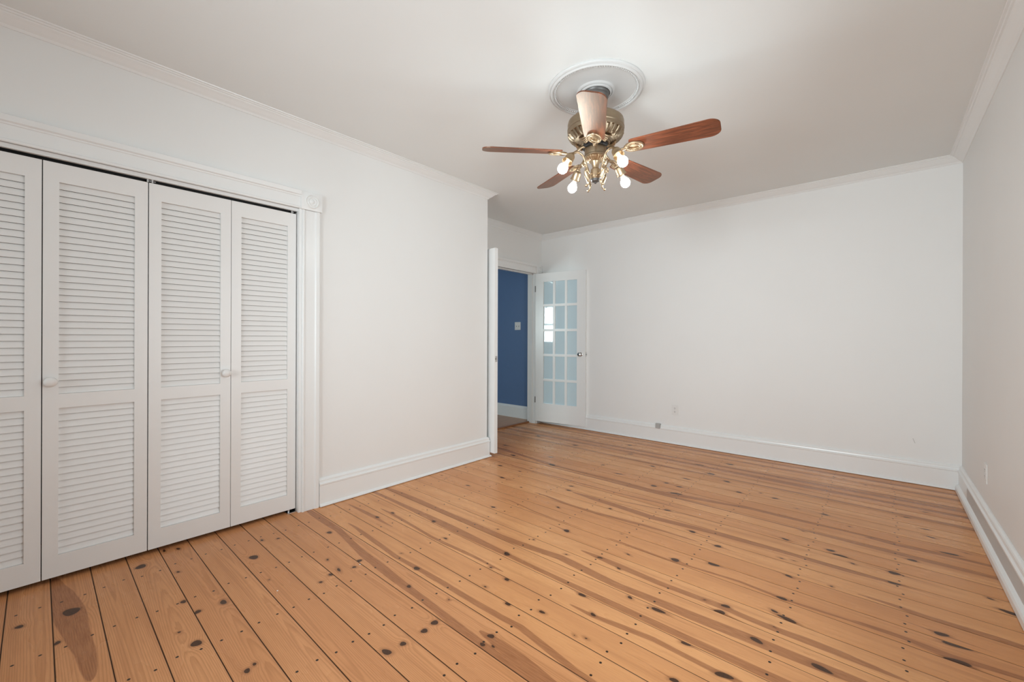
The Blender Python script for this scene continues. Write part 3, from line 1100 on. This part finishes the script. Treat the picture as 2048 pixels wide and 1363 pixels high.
link_mesh('fitter_plate', lathe(prof([(0, 2.268), (0.060, 2.268), (0.063, 2.264), (0.056, 2.258), (0.044, 2.250), (0.034, 2.246), (0.030, 2.246), (0.0, 2.246)]), 96, slots), M['brass'], fan, smooth=True, angle=30)
link_mesh('light_stem', lathe(prof([(0, 2.248), (0.029, 2.248), (0.026, 2.243), (0.021, 2.225), (0.0185, 2.212), (0.019, 2.207), (0.027, 2.200), (0.0285, 2.196), (0.0285, 2.150),
                                    (0.026, 2.148), (0.026, 2.144), (0.0, 2.144)]), 48), M['brass'], fan, smooth=True, angle=30)
link_mesh('finial', lathe(prof([(0, 2.146), (0.025, 2.146), (0.026, 2.138), (0.022, 2.130), (0.015, 2.127), (0.006, 2.126), (0.0065, 2.118), (0.0, 2.115)]), 36, ribbed), M['pewter'], fan, smooth=True, angle=30)
# pull chain
bm = bmesh.new()
ca = math.radians(330)
cx, cy = 0.058 * math.cos(ca), 0.058 * math.sin(ca)
z = 2.268
while z > 2.140:
    ball(bm, (cx, cy, Zf(z)), 0.0017, 6, 4)
    z -= 0.0036
pc = link_mesh('pull_chain', bm, M['brass'], fan, smooth=True)
bm = bmesh.new()
ball(bm, (cx, cy, Zf(2.130)), 0.008, 14, 10, (1, 1, 1.25))
link_mesh('chain_pull', bm, M['chrome'], pc, smooth=True)


# blades
def blade_bm():
    bm = bmesh.new()
    pts = []
    # outline: one side out, rounded tip, back along the other side
    n = 14
    r0, r1, w0, w1 = 0.205, 0.668, 0.056, 0.071
    up = []
    for k in range(n + 1):
        t = k / n
        up.append((r0 + (r1 - 0.055 - r0) * t, w0 + (w1 - w0) * t ** 0.9))
    cr = 0.055
    tip = []
    for k in range(1, 9):
        a = PI / 2 * k / 8
        tip.append((r1 - cr + cr * math.sin(a), w1 - cr * 0.82 + cr * 0.82 * math.cos(a)))
    half = [(r0, 0.0), (r0, w0 - 0.014), (r0 + 0.004, w0 - 0.004), (r0 + 0.014, w0 + 0.0004)] + up[1:] + tip
    outline = half + [(x, -y) for x, y in reversed(half[1:])]
    t = 0.003
    a = [bm.verts.new((x, y, t)) for x, y in outline]
    b = [bm.verts.new((x, y, -t)) for x, y in outline]
    bm.faces.new(a)
    bm.faces.new(list(reversed(b)))
    for i in range(len(a)):
        j = (i + 1) % len(a)
        bm.faces.new((a[i], b[i], b[j], a[j]))
    bmesh.ops.recalc_face_normals(bm, faces=bm.faces)
    ed = [e for e in bm.edges if abs(e.verts[0].co.z - e.verts[1].co.z) < 1e-6]
    bmesh.ops.bevel(bm, geom=ed, offset=0.0015, segments=2, affect='EDGES')
    return bm


def iron_bm():
    bm = bmesh.new()
    # arm from the flywheel to the medallion under the blade (blade frame, so the hub lies up and inward)
    arm = smooth_path([(0.052, 0, 0.034), (0.085, 0, 0.030), (0.110, 0, 0.008), (0.145, 0, -0.010), (0.180, 0, -0.011)], 6)
    tube(arm, [0.0105 - 0.003 * abs(i / (len(arm) - 1) - 0.4) for i in range(len(arm))], 12, bm, 0.8)
    # oval ring with ridges
    cx_, cz = 0.225, -0.010
    for (ra, rb, rr, zz) in ((0.052, 0.036, 0.0055, 0.0), (0.033, 0.022, 0.0045, -0.001)):
        N = 40
        ring = []
        for i in range(N):
            a = 2 * PI * i / N
            c = Vector((cx_ + ra * math.cos(a), rb * math.sin(a), cz + zz))
            nrm_ = Vector((math.cos(a) / ra, math.sin(a) / rb, 0)).normalized()
            ring.append([bm.verts.new(c + rr * (math.cos(2 * PI * q / 8) * nrm_ + math.sin(2 * PI * q / 8) * Vector((0, 0, 1)))) for q in range(8)])
        for i in range(N):
            for q in range(8):
                bm.faces.new((ring[i][q], ring[(i + 1) % N][q], ring[(i + 1) % N][(q + 1) % 8], ring[i][(q + 1) % 8]))
    for i in range(30):
        a = 2 * PI * i / 30
        tube([(cx_ + 0.036 * math.cos(a), 0.025 * math.sin(a), cz - 0.003), (cx_ + 0.049 * math.cos(a), 0.034 * math.sin(a), cz - 0.001)], 0.0020, 6, bm)
    # backing plate under the blade
    N = 32
    top = [bm.verts.new((cx_ + 0.054 * math.cos(2 * PI * i / N), 0.038 * math.sin(2 * PI * i / N), -0.0035)) for i in range(N)]
    bot = [bm.verts.new((cx_ + 0.054 * math.cos(2 * PI * i / N), 0.038 * math.sin(2 * PI * i / N), -0.0085)) for i in range(N)]
    bm.faces.new(top)
    bm.faces.new(list(reversed(bot)))
    for i in range(N):
        bm.faces.new((top[i], bot[i], bot[(i + 1) % N], top[(i + 1) % N]))
    bmesh.ops.recalc_face_normals(bm, faces=bm.faces)
    return bm


BLADE_Z = 2.296
BLADE_A0 = 226.3
PITCH = -13.0
# the rotor hangs a touch low on the camera's side
TILT = Matrix.Rotation(math.radians(1.1), 4, Vector((math.cos(math.radians(30)), math.sin(math.radians(30)), 0)))
b0 = link_mesh('fan_blade', blade_bm(), M['blade'], fan)
i0 = link_mesh('blade_iron', iron_bm(), M['brass'], b0, smooth=True)
for k in range(5):
    if k == 0:
        bl = b0
    else:
        bl = b0.copy()
        COL.objects.link(bl)
        bl.parent = fan
        ir = i0.copy()
        COL.objects.link(ir)
        ir.parent = bl
    bl.matrix_local = (Matrix.Translation((0, 0, Zf(BLADE_Z))) @ TILT @ Matrix.Rotation(math.radians(BLADE_A0 + 72 * k), 4, 'Z')
                       @ Matrix.Rotation(math.radians(PITCH), 4, 'X'))


# light arms
def arm_parts():
    p = smooth_path([(0.026, 0, 2.172), (0.044, 0, 2.166), (0.060, 0, 2.186), (0.072, 0, 2.225), (0.092, 0, 2.262), (0.125, 0, 2.276), (0.152, 0, 2.268), (0.170, 0, 2.250)], 6)
    arm = tube([(x, y, Zf(z)) for x, y, z in p], 0.0062, 10)
    s = bmesh.new()
    # scroll leaf hanging below the arm and the upper curl
    q = smooth_path([(0.058, 0, 2.206), (0.068, 0, 2.196), (0.072, 0, 2.170), (0.060, 0, 2.140), (0.050, 0, 2.118), (0.056, 0, 2.098), (0.066, 0, 2.094)], 6)
    n = len(q) - 1
    tube([(x, y, Zf(z)) for x, y, z in q], [0.0040 + 0.0085 * math.sin(PI * min(1, i / n * 1.1)) ** 2 if i / n < 0.9 else 0.004 for i in range(n + 1)], 10, s, 0.7)
    q = smooth_path([(0.072, 0, 2.222), (0.088, 0, 2.226), (0.096, 0, 2.212), (0.088, 0, 2.200), (0.078, 0, 2.206)], 5)
    tube([(x, y, Zf(z)) for x, y, z in q], 0.0045, 8, s)
    ball(s, (0.068, 0, Zf(2.094)), 0.0078, 12, 8)
    ball(s, (0.081, 0, Zf(2.209)), 0.0065, 12, 8)
    # socket cup: axis points out and down
    ax = Vector((0.058, 0, -0.083)).normalized()
    cup = lathe([(0.0, -0.010), (0.010, -0.010), (0.013, -0.006), (0.014, 0.000), (0.020, 0.004), (0.0245, 0.012), (0.0262, 0.024), (0.0272, 0.046), (0.0315, 0.055), (0.0312, 0.058), (0.0262, 0.050), (0.0250, 0.028), (0.012, 0.016), (0.0, 0.016)], 32)
    rot = Vector((0, 0, 1)).rotation_difference(ax).to_matrix().to_4x4()
    m4 = Matrix.Translation((0.170, 0, Zf(2.252))) @ rot
    for v in cup.verts:
        v.co = m4 @ v.co
    bulb = lathe([(0, 0.022), (0.0115, 0.022), (0.0115, 0.045), (0.0125, 0.060), (0.0145, 0.075), (0.0185, 0.084), (0.0240, 0.092), (0.0275, 0.102), (0.0285, 0.1095), (0.0270, 0.119), (0.0225, 0.128),
                  (0.0150, 0.1345), (0.008, 0.1375), (0, 0.1385)], 32)
    for f in bulb.faces:
        f.material_index = 0 if f.calc_center_median().z > 0.079 else 1
    for v in bulb.verts:
        v.co = m4 @ v.co
    return arm, s, cup, bulb


A_, S_, C_, U_ = arm_parts()
arm0 = link_mesh('light_arm', A_, M['brass'], fan, smooth=True)
kids = [link_mesh('scroll_leaf', S_, M['brass'], arm0, smooth=True), link_mesh('socket_cup', C_, M['brass'], arm0, smooth=True, angle=30),
        link_mesh('light_bulb', U_, [M['bulb'], M['bulb_neck']], arm0, smooth=True)]
kids[2]['label'] = 'glowing white bulb'
for k in range(4):
    if k == 0:
        ar = arm0
    else:
        ar = arm0.copy()
        COL.objects.link(ar)
        ar.parent = fan
        for c in kids:
            d = c.copy()
            COL.objects.link(d)
            d.parent = ar
    ar.rotation_euler = (0, 0, math.radians(248.6 + 90 * k))

# tiny paint specks on the boards
for x, y in ((0.863, 0.800), (0.940, 1.180), (2.09, 3.05)):
    bm = bmesh.new()
    bmesh.ops.create_cone(bm, cap_ends=True, segments=9, radius1=0.004, radius2=0.0025, depth=0.0012)
    o = link_mesh('paint_speck', bm, M['speck'], floor, loc=(x, y, 0.0005))
